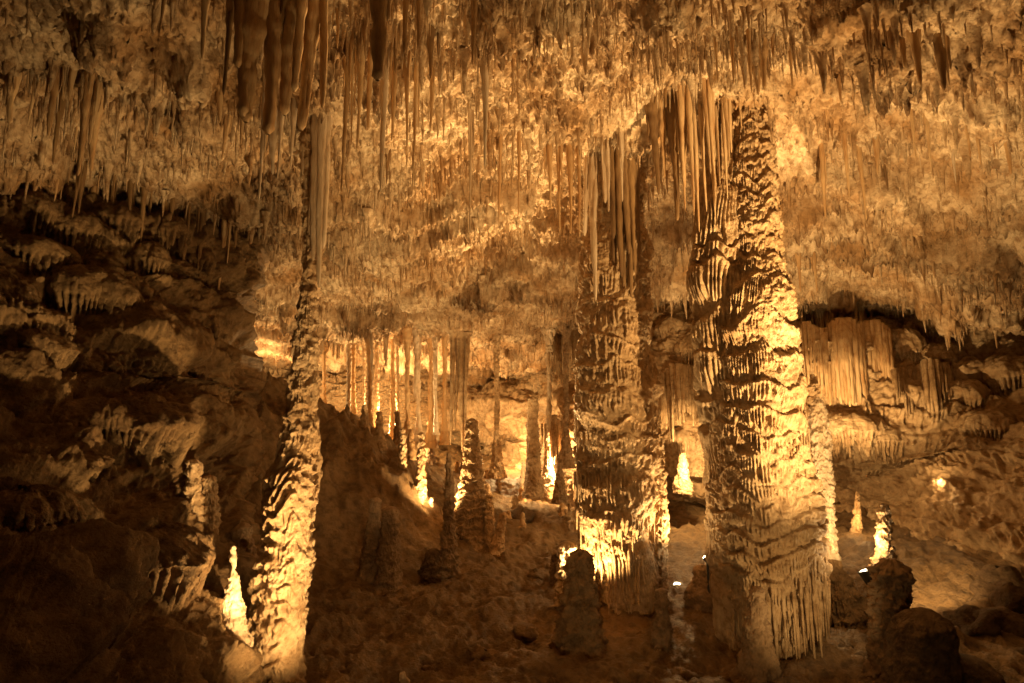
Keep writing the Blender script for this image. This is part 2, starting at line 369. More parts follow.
# ------------------------------------------------------------------ flowstone bodies
def body(name, zs, cx, cy, R, mat, parent=None, seed=1, tiers=None, T=.4, A=.08, cw=.05, warpz=.12, na=None, dz=.012,
         lump=.12, fine=.012, L0=.35, L1=1.05, local=None, squash=1.0, tip=False, arc=None):
    """a standing or hanging body of flowstone round a bent axis; zs ascending"""
    zs = np.asarray(zs, float)
    nz = int(np.clip((zs[-1]-zs[0])/dz, 24, 700)); z = np.linspace(zs[0], zs[-1], nz)
    cxi, cyi, Ri = [np.interp(z, zs, np.asarray(q, float)) for q in (cx, cy, R)]
    k = np.ones(9)/9
    if nz > 60:
        for q in (cxi, cyi, Ri):
            q[4:-4] = np.convolve(q, k, 'same')[4:-4]
    Rm = float(np.max(Ri))
    na = na or int(np.clip(2*math.pi*Rm/.011, 28, 520))
    th = np.linspace(0, 2*math.pi, na, endpoint=False)
    TH, Zg = np.meshgrid(th, z, indexing='ij')
    Rg = np.broadcast_to(Ri, TH.shape)
    ux, uy = np.cos(TH), np.sin(TH)
    bx, by = ux*Rg + seed*3.7, uy*Rg - seed*1.9
    r = Rg*(1+lump*fbm(bx, by, Zg, 3, 1.0/max(Rm, .12)*.7) + lump*.6*perlin(ux*1.3+seed, uy*1.3, Zg*.5))
    if A > 0:
        wz = Zg + warpz*perlin(ux*1.1+seed, uy*1.1, Zg*.8) + .35*warpz*perlin(ux*3.3, uy*3.3+seed, Zg*2)
        if tiers is not None:
            t = np.sort(np.asarray(tiers, float)); tz = np.interp(wz, t, np.arange(len(t)))
            tz = np.where(wz < t[0], (wz-t[0])/T, np.where(wz > t[-1], len(t)-1+(wz-t[-1])/T, tz))
        else:
            tz = wz/T
        nc = max(6, int(round(2*math.pi*Rm/cw)))
        am = np.clip(.75+.9*perlin(ux*1.2+seed*2.2, uy*1.2, Zg*1.1), .15, 1.4)
        r = r + A*am*np.minimum(1, Rg/(.6*Rm+1e-6))*tier_relief(tz, TH/(2*math.pi)*nc, nc, seed*7+3, .9*perlin(ux*2, uy*2, Zg*1.4), L0, L1)
    r = r + fine*fbm(bx, by, Zg, 4, 9.0, .6)
    r = np.maximum(r, .004)
    if tip:
        r = r*np.sqrt(np.clip((z[-1]-Zg)/max(.6*Ri[-1], .02), 0, 1))
    P = np.stack([cxi+ux*r, cyi+uy*r*squash, Zg + 0*TH], -1)
    V = P.reshape(-1, 3)
    F = grid_faces(na, nz, closed=True)
    # caps
    c0 = len(V); V = np.vstack([V, [[cxi[0], cyi[0], z[0]-.01], [cxi[-1], cyi[-1], z[-1]+(0 if not tip else .002)]]])
    i = np.arange(na); j = (i+1) % na
    F = np.vstack([F, np.stack([i*nz, np.full(na, c0), j*nz, j*nz], -1)[:, [0, 1, 2, 2]], np.stack([i*nz+nz-1, j*nz+nz-1, np.full(na, c0+1), np.full(na, c0+1)], -1)])
    tri = F[-2*na:, :3]
    loc = np.array(local if local is not None else (0, 0, 0), float)
    return link(name, mixed_mesh(name, V-loc, F[:-2*na], tri, mat), parent)
def mixed_mesh(name, V, Q, Tt, mat):
    me = bpy.data.meshes.new(name)
    me.vertices.add(len(V)); me.vertices.foreach_set("co", np.ascontiguousarray(V, np.float32).ravel())
    idx = np.r_[Q.ravel(), Tt.ravel()].astype(np.int32)
    me.loops.add(len(idx)); me.loops.foreach_set("vertex_index", idx)
    st = np.r_[np.arange(len(Q))*4, len(Q)*4+np.arange(len(Tt))*3].astype(np.int32)
    me.polygons.add(len(st)); me.polygons.foreach_set("loop_start", st)
    me.polygons.foreach_set("use_smooth", np.ones(len(st), bool))
    me.update(calc_edges=True); me.materials.append(mat)
    return me
def rows(rw, Yd, dY=None):
    """silhouette rows (py, xl, xr) seen at distance Yd -> z, cx, cy, R ascending"""
    out = []
    for k, (py, xl, xr) in enumerate(rw):
        yy = Yd + (dY[k] if dY else 0)
        a, b = at(xl, py, yy), at(xr, py, yy)
        out.append((a[2], (a[0]+b[0])/2, yy, abs(b[0]-a[0])/2))
    out.sort(); return [np.array(q) for q in zip(*out)]

# cones: stalactites, curtain pipes, fringes -- several may share one mesh when they are one thing's surface
def cones(items, sides=9, rings=16, flare=.9, rng=None, back=0):
    """items: (x, y, z_root, length, r0, r_tip). returns V, F"""
    rng = rng or np.random.RandomState(3)
    it = np.asarray(items, float); n = len(it)
    t = np.linspace(0, 1, rings)
    th = np.linspace(0, 2*math.pi, sides, endpoint=False)
    pw = rng.uniform(.85, 1.6, (n, 1)); ph = rng.uniform(0, 50, (n, 1))
    tt = np.broadcast_to(t, (n, rings))
    L = it[:, 3:4]; r0 = it[:, 4:5]; r1 = it[:, 5:6]
    rad = r1 + (r0-r1)*(1-tt)**pw + flare*r0*np.exp(-tt*L/np.maximum(1.3*r0, .02))
    rad = rad*(1+.13*np.sin(tt*L/.07+ph)*rng.uniform(0, 1, (n, 1)) + .10*np.sin(tt*L/.19+2*ph) + .07*np.sin(tt*L/.031+3*ph))
    rad[:, -1] = np.minimum(rad[:, -1], r1[:, 0])*.35
    bx = rng.normal(0, .012, (n, 1))*tt*L + .12*r0*np.sin(tt*5+ph); by = rng.normal(0, .012, (n, 1))*tt*L + .12*r0*np.cos(tt*4+ph)
    if back:      # the pipe flows out of the wall and turns over into its fall
        q = np.clip(1-tt*L/(.9*back), 0, 1); nn = np.hypot(it[:, 0:1], it[:, 1:2]); q = q**1.6*back; bx = bx+q*it[:, 0:1]/nn; by = by + q*it[:, 1:2]/nn; drop = .5*q
    else: drop = 0
    fl = 1+.16*np.sin(3*th[None, None]+ph[..., None]+1.2*tt[..., None])*rng.uniform(.2, 1, (n, 1, 1)) + .08*np.sin(5*th[None, None]+3*ph[..., None])
    Rr = rad[..., None]*fl
    V = np.stack([it[:, 0, None, None]+bx[..., None]+Rr*np.cos(th), it[:, 1, None, None]+by[..., None]+Rr*np.sin(th),
                  (it[:, 2:3]-tt*L+drop)[..., None]+0*Rr], -1)   # n, rings, sides, 3
    base = (np.arange(n)*rings*sides)[:, None, None]
    i = np.arange(rings-1)[None, :, None]*sides; j = np.arange(sides)[None, None]; j2 = (j+1) % sides
    F = np.stack(np.broadcast_arrays(base+i+j, base+i+sides+j, base+i+sides+j2, base+i+j2), -1).reshape(-1, 4)
    V = V.reshape(-1, 3)
    cap = (base[:, 0, :]+(rings-1)*sides + np.arange(sides)[None])   # tip ring closed by an n-gon split in quads
    q = []
    for a in range(1, sides-1, 2):
        q.append(np.stack([cap[:, 0], cap[:, min(a+2, sides-1)], cap[:, a+1], cap[:, a]], -1) if a+2 <= sides-1 else np.stack([cap[:, 0], cap[:, a+1], cap[:, a], cap[:, a]], -1))
    return V, F
def cone_obj(name, items, mat, parent=None, loc=(0, 0, 0), **kw):
    V, F = cones(items, **kw)
    return link(name, raw_mesh(name, V-np.array(loc, float), F, mat), parent, None)


# ------------------------------------------------------------------ the great columns
def sampler(rw_z, cx, cy, R):
    return lambda z: (np.interp(z, rw_z, cx), np.interp(z, rw_z, cy), np.interp(z, rw_z, R))
def fringe(parent, org, S, z, n, a0, a1, l0, l1, r, mat, seed, out=.03, wob=.05, name='drip_fringe'):
    """a row of drip fingers hanging round the front of a shaft at height z"""
    g = np.random.RandomState(seed); it = []
    for k in range(n):
        a = math.radians(a0+(a1-a0)*(k+g.uniform(-.4, .4))/max(1, n-1))
        zz = z+g.normal(0, wob); cx, cy, R = S(zz)
        R = R*1.0+out*g.uniform(.2, 1.2)-.02
        it.append((cx+R*math.sin(a), cy-R*math.cos(a), zz, g.uniform(l0, l1)*(1 if g.rand() > .15 else 1.5), r*g.uniform(.7, 1.3), r*.45))
    return cone_obj(name, it, mat, parent, org, sides=7, rings=14, flare=.2, rng=g, back=.16)

# --- big column on the right
Yc = 8.0
org = at(775, 650, Yc)
big = empty("flowstone_column", org, "biggest column, massive stepped flowstone ledges with its right face lit from vault to floor", "cave column", "floor to ceiling columns")
RW = [(30, 690, 800), (58, 704, 788), (80, 714, 782), (100, 722, 772), (116, 728, 768), (140, 730, 769), (200, 731, 773), (250, 730, 778), (280, 724, 783), (300, 716, 786), (330, 712, 784), (352, 716, 790), (385, 714, 796), (420, 712, 801),
      (450, 714, 803), (480, 716, 806), (510, 718, 811), (545, 720, 817), (572, 720, 822), (592, 724, 820), (615, 728, 815), (640, 735, 809), (662, 736, 806), (690, 730, 812)]
zs, cx, cy, R = rows(RW, Yc)
up = zs > at(0, 285, Yc)[2]
tz_ = [at(775, p, Yc)[2] for p in (60, 90, 118, 134, 150, 167, 183, 198, 214, 229, 246, 262, 280, 318, 352, 384, 412, 436, 455, 474, 492, 508, 524, 540, 556, 578, 625, 690)]
body("shaft", zs, cx, cy, R, M_COLUMN, big, 3, tiers=tz_, A=.085, cw=.05, warpz=.26, dz=.010, lump=.15, fine=.03, local=org)
S = sampler(zs, cx, cy, R)
for k, (py, n, l0, l1, r) in enumerate([(320, 26, .18, .42, .022), (352, 24, .08, .2, .016), (386, 30, .10, .24, .016), (412, 42, .06, .16, .014), (436, 60, .08, .18, .016), (458, 24, .06, .14, .014), (476, 34, .08, .2, .015), (496, 34, .12, .3, .017), (522, 36, .15, .42, .018), (545, 36, .14, .36, .018), (560, 30, .1, .25, .016), (577, 46, .12, .85, .022), (596, 36, .1, .6, .016)]):
    fringe(big, org, S, at(775, py, Yc)[2], n, -75, 85 if py < 560 else 55, l0, l1, r, M_COLUMN, 40+k, .03, .075)
SW = [(40, 690, 740), (80, 702, 736), (120, 708, 736), (160, 707, 737), (200, 702, 738), (230, 697, 739), (262, 693, 740), (300, 693, 742), (350, 697, 748), (400, 704, 752), (450, 707, 756), (500, 711, 758), (560, 713, 760), (600, 719, 764), (640, 724, 770), (665, 726, 772)]
zs2, cx2, cy2, R2 = rows(SW, Yc+.12)
body("side_shaft", zs2, cx2, cy2, R2, M_COLUMN, big, 5, tiers=[at(720, p, Yc)[2] for p in (90, 185, 245, 262, 310, 345, 400, 425, 490, 515, 570, 680)], A=.10, cw=.06, warpz=.22, dz=.011, lump=.14, fine=.012, local=org, L0=.6, L1=1.2)
# pipes of calcite down the front of the column's head
g = np.random.RandomState(12); it = []
for px, tip, wd in [(690, 205, 8), (697, 212, 7), (703, 226, 8), (707, 176, 5), (713, 190, 6), (719, 205, 8), (724, 180, 5), (730, 196, 6), (735, 150, 5), (716, 160, 5), (727, 165, 5), (741, 128, 6), (747, 118, 5), (710, 206, 8), (721, 214, 7)]:
    a, b = at(px, 78+g.uniform(-6, 10), Yc-.35), at(px, tip, Yc-.35)
    it.append((b[0], Yc-.28+g.uniform(-.12, .16), a[2]+.3, a[2]+.3-b[2], wd/FPX*Yc*.62, .012))
cone_obj("drip_curtain", it, M_TITE, big, org, sides=12, rings=22, rng=g)

# --- column in the middle
Ym = 9.55
org = at(628, 612, Ym)
mid = empty("flowstone_column", org, "rugged column right of centre with a dark curtain at its head and glowing foot", "cave column", "floor to ceiling columns")
RW = [(120, 582, 652), (150, 588, 645), (200, 586, 646), (250, 582, 647), (290, 580, 649), (330, 577, 651), (370, 577, 651), (410, 576, 653), (450, 575, 653), (480, 575, 652), (510, 577, 652), (540, 580, 652), (570, 588, 654), (600, 600, 656), (620, 602, 658), (640, 602, 658)]
zs, cx, cy, R = rows(RW, Ym)
body("shaft", zs, cx, cy, R, M_COLUMN, mid, 8, tiers=[at(620, p, Ym)[2] for p in (140, 190, 235, 280, 305, 340, 362, 385, 410, 428, 452, 478, 505, 540, 620, 650)], A=.075, cw=.055, warpz=.3, dz=.011, lump=.18, fine=.03, local=org)
S = sampler(zs, cx, cy, R)
for k, (py, n, l0, l1, r) in enumerate([(368, 22, .1, .25, .02), (410, 26, .1, .3, .02), (432, 26, .15, .35, .022), (476, 26, .18, .4, .022), (508, 24, .3, .6, .024), (545, 28, .4, .85, .026)]):
    fringe(mid, org, S, at(620, py, Ym)[2], n, -85, 75, l0, l1, r, M_COLUMN, 60+k, .05, .07)
RW = [(395, 650, 656), (430, 647, 660), (460, 647, 664), (500, 648, 667), (540, 648, 667), (580, 651, 666), (600, 650, 668), (612, 650, 668)]
zs2, cx2, cy2, R2 = rows(RW, Ym-.1)
body("side_shaft", zs2, cx2, cy2, R2, M_COLUMN, mid, 9, T=.19, A=.05, cw=.06, warpz=.2, dz=.010, lump=.14, fine=.02, local=org)
g = np.random.RandomState(5); it = []
for px, top, tip, wd in [(612, 160, 240, 7), (616, 165, 262, 8), (621, 160, 278, 9), (626, 165, 290, 9), (631, 170, 297, 9), (636, 165, 282, 8), (640, 170, 270, 6), (618, 170, 230, 8), (633, 175, 250, 9), (625, 165, 255, 9)]:
    a, b = at(px, top, Ym-.66), at(px, tip, Ym-.66)
    it.append((b[0], Ym-.66+g.uniform(-.08, .08), a[2]+.7, a[2]+.7-b[2], wd/FPX*Ym*.6, .03))
cone_obj("dark_curtain", it, M_DTITE, mid, org, sides=12, rings=22, rng=g)
it = []
for px, top, tip, wd in [(590, 155, 235, 7), (594, 150, 300, 9), (598, 150, 222, 8), (603, 150, 205, 6)]:
    a, b = at(px, top, Ym-.66), at(px, tip, Ym-.66)
    it.append((b[0], Ym-.66+g.uniform(-.06, .06), a[2]+.7, a[2]+.7-b[2], wd/FPX*Ym*.6, .03))
cone_obj("pale_curtain", it, M_PALE, mid, org, sides=12, rings=26, rng=g)

# --- leaning column on the left
Yl = 7.0
org = at(278, 700, Yl)
lean = empty("flowstone_column", org, "lumpy pale column on the left, leaning and thickening towards its foot, nearest column", "cave column", "floor to ceiling columns")
RW = [(100, 300, 330), (135, 303, 329), (180, 303, 328), (230, 303, 324), (270, 303, 320), (292, 302, 317), (300, 300, 316), (330, 296, 316), (360, 293, 317), (400, 288, 316), (440, 283, 317), (462, 275, 316), (475, 267, 314), (500, 264, 314), (520, 266, 310),
      (548, 266, 309), (565, 260, 311), (590, 258, 307), (615, 255, 304), (640, 252, 300), (660, 252, 299), (675, 258, 300), (700, 254, 304), (730, 250, 310)]
zs, cx, cy, R = rows(RW, Yl)
body("shaft", zs, cx, cy, R, M_COLUMN, lean, 14, tiers=[at(290, p, Yl)[2] for p in (80, 292, 330, 375, 420, 462, 478, 492, 508, 524, 540, 558, 575, 592, 610, 630, 648, 668, 690, 740)], A=.06, cw=.07, warpz=.28, dz=.009, lump=.12, fine=.028, local=org, L0=.2, L1=1.0)
g = np.random.RandomState(15); it = []
for px, top, tip, wd in [(306, 120, 215, 8), (311, 118, 262, 9), (316, 122, 288, 9), (321, 118, 250, 9), (326, 122, 205, 8), (304, 118, 180, 6), (314, 118, 236, 9), (323, 118, 226, 8)]:
    a, b = at(px, top, Yl-.12), at(px, tip, Yl-.12)
    it.append((b[0], Yl-.12+g.uniform(-.08, .04), a[2]+.6, a[2]+.6-b[2], wd/FPX*Yl*.62, .03))
cone_obj("drip_curtain", it, M_PALE, lean, org, sides=12, rings=26, rng=g)
RW = [(425, 309, 312), (440, 306, 317), (460, 305, 321), (480, 304, 320), (500, 303, 316), (520, 302, 312), (535, 301, 309)]
zs2, cx2, cy2, R2 = rows(RW, Yl+.12)
body("side_flow", zs2, cx2, cy2, R2, M_COLUMN, lean, 15, T=.2, A=.02, cw=.06, dz=.012, lump=.15, fine=.015, local=org)

# --- slim column behind the big one
Ys = 9.0
org = at(828, 600, Ys)
slim = empty("flowstone_column", org, "slim tapering shaft of stacked knobs behind the biggest column, burning white at half height", "cave column", "floor to ceiling columns")
RW = [(396, 817, 818), (400, 814, 821), (415, 811, 827), (440, 810, 829), (470, 808, 831), (500, 808, 832), (530, 809, 834), (560, 811, 836), (590, 812, 841), (620, 812, 846), (640, 812, 848)]
zs, cx, cy, R = rows(RW, Ys)
body("shaft", zs, cx, cy, R, M_PALE, slim, 21, T=.19, A=.04, cw=.06, warpz=.16, dz=.010, lump=.14, fine=.035, local=org, L0=.2, L1=.8)
RW = [(560, 830, 838), (575, 824, 848), (600, 818, 862), (625, 812, 874), (650, 806, 884), (670, 802, 890)]
zs2, cx2, cy2, R2 = rows(RW, Ys-.25)
body("foot", zs2, cx2, cy2, R2, M_WALL, slim, 22, T=.3, A=.06, cw=.09, warpz=.2, dz=.012, lump=.25, fine=.05, local=org)

# ------------------------------------------------------------------ stalagmites and smaller columns
def stalagmite(label, px, base, top, w0, w1, Yd=None, mat=M_COLUMN, seed=1, group="stalagmites on the cave floor", cat="stalagmite", name="stalagmite",
               T=.16, A=.018, lump=.2, fine=.032, pxt=None, foot=1.2, sink=.25, prof=None, dz=.010):
    """px, base, top: foot and head in sight; w0, w1 widths near foot and head (all at distance Yd, else where the sight line meets the floor)"""
    if Yd is None:
        Yd = hit(px, base, floor_f, up=False)[1]
    pxt = px if pxt is None else pxt
    b, t = at(px, base, Yd), at(pxt, top, Yd)
    h = t[2]-b[2]; r0 = w0/FPX*Yd/2; r1 = w1/FPX*Yd/2
    q = np.linspace(0, 1, 14)
    pr = prof or (lambda s: (1-s)**1.0)
    z = np.r_[b[2]-sink, b[2]+q*h]
    R = np.r_[r0*foot*1.1, r1+(r0-r1)*pr(q) + r0*(foot-1)*np.exp(-q/.06)]
    cx_ = np.r_[b[0], b[0]+(t[0]-b[0])*q]
    o = body(name, z, cx_, np.full(15, Yd), R, mat, None, seed, T=T, A=A, cw=.05, warpz=.14, dz=dz, lump=lump, fine=fine, tip=True, L0=.2, L1=.8)
    o.location = (b[0], Yd, b[2]); o.data.transform(__import__('mathutils').Matrix.Translation((-b[0], -Yd, -b[2])))
    return tag(o, label, cat, group, "thing")
SG = stalagmite
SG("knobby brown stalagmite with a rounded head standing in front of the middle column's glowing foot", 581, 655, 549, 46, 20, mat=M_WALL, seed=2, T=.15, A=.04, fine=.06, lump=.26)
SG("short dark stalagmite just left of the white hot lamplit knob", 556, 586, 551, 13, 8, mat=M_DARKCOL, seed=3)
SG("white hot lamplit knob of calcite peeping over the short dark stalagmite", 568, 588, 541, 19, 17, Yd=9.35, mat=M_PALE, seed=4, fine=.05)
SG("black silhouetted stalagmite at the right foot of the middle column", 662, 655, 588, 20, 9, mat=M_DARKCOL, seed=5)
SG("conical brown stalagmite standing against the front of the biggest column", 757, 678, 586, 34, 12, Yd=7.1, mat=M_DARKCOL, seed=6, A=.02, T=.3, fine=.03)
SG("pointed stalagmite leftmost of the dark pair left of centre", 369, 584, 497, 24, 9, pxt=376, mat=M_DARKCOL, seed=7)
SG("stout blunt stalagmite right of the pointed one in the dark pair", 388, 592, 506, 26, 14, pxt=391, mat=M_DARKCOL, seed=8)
SG("thin white lit spike at the foot of the dark hill slope", 358, 540, 499, 8, 3, mat=M_PALE, seed=9, Yd=12.2)
SG("tiny pointed stub alone on the open clay floor", 447, 574, 558, 11, 3, mat=M_DARKCOL, seed=10)
SG("dark low mound beside the black thin stalagmite", 434, 572, 548, 26, 12, mat=M_BOULDER, seed=11, Yd=10.9)
SG("black thin stalagmite rising high in front of the bright textured one", 449, 568, 452, 16, 4, mat=M_DARKCOL, seed=12, Yd=11.0)
SG("tall bright textured stalagmite tapering up to a hanging curtain, glowing left side", 472, 548, 418, 36, 9, mat=M_COLUMN, seed=13, Yd=12.6, T=.2, A=.06)
SG("slender pole stalagmite with a bright right edge, left of two", 403, 522, 428, 12, 5, mat=M_COLUMN, seed=14, Yd=13.2)
SG("slender pole stalagmite with a bright right edge, right of two", 421, 538, 432, 12, 6, mat=M_COLUMN, seed=15, Yd=12.9)
SG("short white flame shaped stalagmite between the bright pole and the black thin one", 431, 540, 497, 12, 3, mat=M_PALE, seed=16, Yd=13.0)
SG("orange stump leaning beside the bright textured stalagmite, taller", 490, 545, 494, 11, 7, pxt=489, mat=M_TITE, seed=17, Yd=12.4)
SG("orange stump leaning beside the bright textured stalagmite, shorter and tilted", 496, 550, 512, 14, 6, pxt=504, mat=M_TITE, seed=18, Yd=12.3)
SG("tallest stalagmite against the bright far wall at centre", 533, 488, 396, 15, 9, mat=M_COLUMN, seed=19, Yd=15.5)
SG("small dark pointed stalagmite right of the tallest one at the far wall", 560, 494, 462, 12, 4, mat=M_DARKCOL, seed=20, Yd=15.5)
SG("small lit cone far back between the middle and the biggest column", 683, 482, 452, 14, 4, mat=M_COLUMN, seed=22, Yd=13.4)
SG("thin stalagmite with yellow lit foot right of the slim column", 857, 536, 491, 9, 3, mat=M_TITE, seed=23, Yd=11.8)
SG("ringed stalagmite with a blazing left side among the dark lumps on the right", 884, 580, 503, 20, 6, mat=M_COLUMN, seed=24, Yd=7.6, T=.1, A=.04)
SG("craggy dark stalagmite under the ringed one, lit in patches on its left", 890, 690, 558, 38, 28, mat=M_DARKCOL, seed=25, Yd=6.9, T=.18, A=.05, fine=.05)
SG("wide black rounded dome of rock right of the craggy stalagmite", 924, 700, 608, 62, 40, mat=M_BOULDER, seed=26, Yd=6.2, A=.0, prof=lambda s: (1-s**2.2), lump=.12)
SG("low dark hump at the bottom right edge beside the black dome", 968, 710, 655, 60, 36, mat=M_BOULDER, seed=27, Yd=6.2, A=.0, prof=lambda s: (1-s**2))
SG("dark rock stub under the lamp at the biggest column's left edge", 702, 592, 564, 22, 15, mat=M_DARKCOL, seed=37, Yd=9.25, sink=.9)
SG("tiny white lit stub at the bottom edge of the floor", 404, 690, 671, 10, 4, mat=M_PALE, seed=28)
SG("calcite cone blown out by the lamp at the foot of the left slope", 233, 645, 545, 30, 3, mat=M_PALE, seed=29, Yd=6.55, prof=lambda s: (1-s)**1.5, fine=.03)
SG("stubby twin stalagmite on the left slope, upper left of the four", 153, 512, 466, 12, 8, mat=M_COLUMN, seed=30, Yd=7.6, T=.1)
SG("stubby knob stalagmite on the left slope with a bulging head", 162, 518, 484, 20, 15, mat=M_COLUMN, seed=31, Yd=7.5, T=.1)
SG("tallest finger shaped stalagmite on the left slope", 194, 545, 459, 20, 13, mat=M_COLUMN, seed=32, Yd=7.6, T=.14)
SG("ringed finger stalagmite just right of the tallest one on the left slope", 210, 550, 475, 20, 10, mat=M_COLUMN, seed=33, Yd=7.7, T=.12)
SG("forked dark knob between the left slope's fingers and the leaning column", 242, 556, 522, 22, 16, mat=M_DARKCOL, seed=34, Yd=7.9)
SG("dark cone standing in the bright recess at far left", 243, 405, 352, 20, 5, mat=M_DARKCOL, seed=35, Yd=14.5)
SG("pale pointed stalagmite on the far right ledge with a lit foot", 941, 490, 454, 14, 4, mat=M_COLUMN, seed=36, Yd=12.2)
g = np.random.RandomState(321)
for k in range(44):
    px = g.uniform(425, 600) if k < 34 else g.uniform(335, 430)
    Yd = g.uniform(13.8, 19.0); zf = float(floor_f(ray(px, 450)[0]*Yd, Yd))
    base = 341.5-FPX*(((zf-CAMZ)/Yd)*CT-ST)/(CT+((zf-CAMZ)/Yd)*ST)
    if k >= 34: base = min(base, 440-.3*(385-px)) 
    hgt = float(g.lognormal(3.0, .45)); wd = g.uniform(4, 9)+hgt*.09
    SG("small stalagmite of the cluster at the back, between the poles and the middle column" if k < 34 else "small stalagmite among the straw thin columns at the back left",
       px, base+2, base-hgt, wd, wd*.4, Yd=Yd, mat=(M_PALE, M_COLUMN, M_DARKCOL, M_TITE)[k % 4], seed=300+k, dz=.02, group="small stalagmites at the back of the chamber")
# slender floor to vault columns in the middle distance
for k, (px, top, bot, wd, Yd) in enumerate([(497, 330, 462, 7, 17.5), (549, 345, 470, 6, 16.8), (566, 335, 452, 7, 16.2), (702, 268, 460, 9, 14.2)]):
    rw = [(top-30, px-wd*1.6, px+wd*1.6), (top, px-wd*.6, px+wd*.6)] + [(top+(bot-top)*s, px-wd*.4*g.uniform(.6, 1.2)+g.normal(0, .5), px+wd*.4*g.uniform(.6, 1.2)) for s in (.2, .4, .6, .8)] + [(bot, px-wd*.8, px+wd*.8), (bot+16, px-wd*1.4, px+wd*1.4)]
    zs, cx, cy, R = rows(rw, Yd)
    o = body("slender_column", zs, cx, cy, R, (M_COLUMN, M_PALE, M_DARKCOL)[k % 3], None, 140+k, T=.25, A=.04, cw=.06, dz=.016, lump=.18, fine=.03)
    tag(o, "slender knobby column in the middle distance " + ("left of the middle column" if px < 600 else "seen between the two biggest columns"), "cave column", "slender columns in the middle distance", "thing")
# curtain stalactite over the bright stalagmite
g = np.random.RandomState(31); it = []
for px, top, tip, wd in [(452, 340, 445, 5), (456, 340, 430, 6), (460, 340, 452, 6), (464, 340, 440, 6), (467, 342, 425, 4)]:
    a, b = at(px, top, 12.8), at(px, tip, 12.8)
    it.append((b[0], 12.8+g.uniform(-.1, .1), a[2]+.2, a[2]+.2-b[2], wd/FPX*12.8*.6, .02))
tag(cone_obj("hanging_curtain", it, M_COLUMN, sides=10, rings=26, rng=g), "grey fluted curtain hanging down to the bright textured stalagmite", "stalactite curtain", None, "thing")
# slender straw columns of the far left gallery
g = np.random.RandomState(77)
for k, (px, top, bot, wd) in enumerate([(318, 320, 400, 6), (326, 330, 405, 5), (347, 325, 430, 5), (352, 328, 432, 7), (358, 330, 428, 5), (364, 326, 425, 4), (370, 330, 432, 6), (376, 322, 424, 4), (381, 326, 430, 8), (387, 328, 426, 8),
                                        (393, 326, 430, 6), (398, 330, 436, 4), (407, 345, 428, 5), (414, 345, 436, 5), (420, 350, 436, 4), (427, 350, 430, 6), (433, 350, 428, 4), (438, 345, 432, 4), (444, 350, 440, 5)]):
    Yd = 17.2+g.uniform(-1.3, 1.0); px += g.normal(0, 4.5); wd *= g.uniform(.6, 1.5); top += g.uniform(-14, 4); bot += g.uniform(-12, 6)
    short = k % 3 == 1
    if short: bot = top+(bot-top)*g.uniform(.35, .75)
    rw = [(top-25, px-wd*.9, px+wd*.9), (top, px-wd*.5, px+wd*.5)] + [(top+(bot-top)*s, px-wd*.4*g.uniform(.6, 1.2)+g.normal(0, .3), px+wd*.4*g.uniform(.6, 1.2)) for s in (.2, .4, .6, .8)] + ([(bot, px-wd*.25, px+wd*.25), (bot+5, px-.3, px+.3)] if short else [(bot, px-wd*.6, px+wd*.6), (bot+14, px-wd*1.1, px+wd*1.1)])
    zs, cx, cy, R = rows(rw, Yd)
    o = body("straw_column", zs, cx, cy, R, M_PALE if k % 3 else M_TITE, None, 80+k, T=.3, A=.02, cw=.05, dz=.02, lump=.1, fine=.02, na=26)
    if short: o.name = "stalactite"
    tag(o, "long stalactite hanging short of the floor in the crowded row behind the leaning column" if short else "straw thin column in the crowded row at the back behind the leaning column",
        "stalactite" if short else "cave column", "long stalactites at the back left" if short else "slender columns at the back left", "thing")

# ------------------------------------------------------------------ curtains on the walls
def curtain(label, px0, px1, top0, top1, bot, Yd, mat, seed, wd=6, sag=8, n=None, jag=10, name="flowstone_curtain", dY=0.0):
    g = np.random.RandomState(seed); n = n or int((px1-px0)/wd*2.0); it = []
    if Yd is None or Yd < 0:
        k_ = 0 if Yd is None else 1
        ya, yb_ = wall_hit(px0, (top0+bot)/2, k_), wall_hit(px1, (top1+bot)/2, k_); Yd = min(ya, yb_)-.3; dY = 0
    for k in range(n):
        s = (k+.5)/n; px = px0+(px1-px0)*s+g.uniform(-1, 1); top = top0+(top1-top0)*s+g.uniform(-2, 2)+3*math.sin(s*11+seed)-1.6*sag*math.sin(s*math.pi)**.6+sag*.6
        tip = bot-sag*.4+jag*g.uniform(-1, .6) + sag*1.3*math.sin(s*math.pi)-sag*.5 + jag*.5*math.sin(s*7+seed)
        y = Yd+dY*s+.18*math.sin(s*9+seed)+g.uniform(-.05, .05)
        a, b = at(px, top, y), at(px, tip, y)
        r = wd/FPX*y*.5*g.uniform(.7, 1.2)
        it.append((b[0], y, a[2], a[2]-b[2], r, r*.5))
    # domed crown of flowstone that the pipes hang from
    it = np.array(it); org = it[len(it)//2, :3].copy()
    V, F = cones(it, sides=10, rings=30, flare=.1, rng=g, back=.75 if Yd > 11 else .6)
    o = link(name, raw_mesh(name, V-org, F, mat), None, org)
    return tag(o, label, "flowstone curtain", "flowstone curtains on the walls", "thing")
curtain("wide golden organ pipe curtain on the right wall", 820, 894, 342, 338, 402, -1, M_TITE, 1, 6, 9, n=46, jag=7)
curtain("golden curtain stepping down to the left of the wide organ pipe curtain", 806, 830, 335, 345, 385, -1, M_TITE, 2, 4.5, 3, jag=14)
curtain("grey fine toothed curtain high on the right wall beside the biggest column", 786, 832, 300, 302, 330, -1, M_PALE, 3, 3.5, 3, jag=4)
curtain("small orange fringe between the grey curtain and the organ pipes", 826, 868, 318, 312, 338, -1, M_TITE, 4, 4, 2, jag=5)
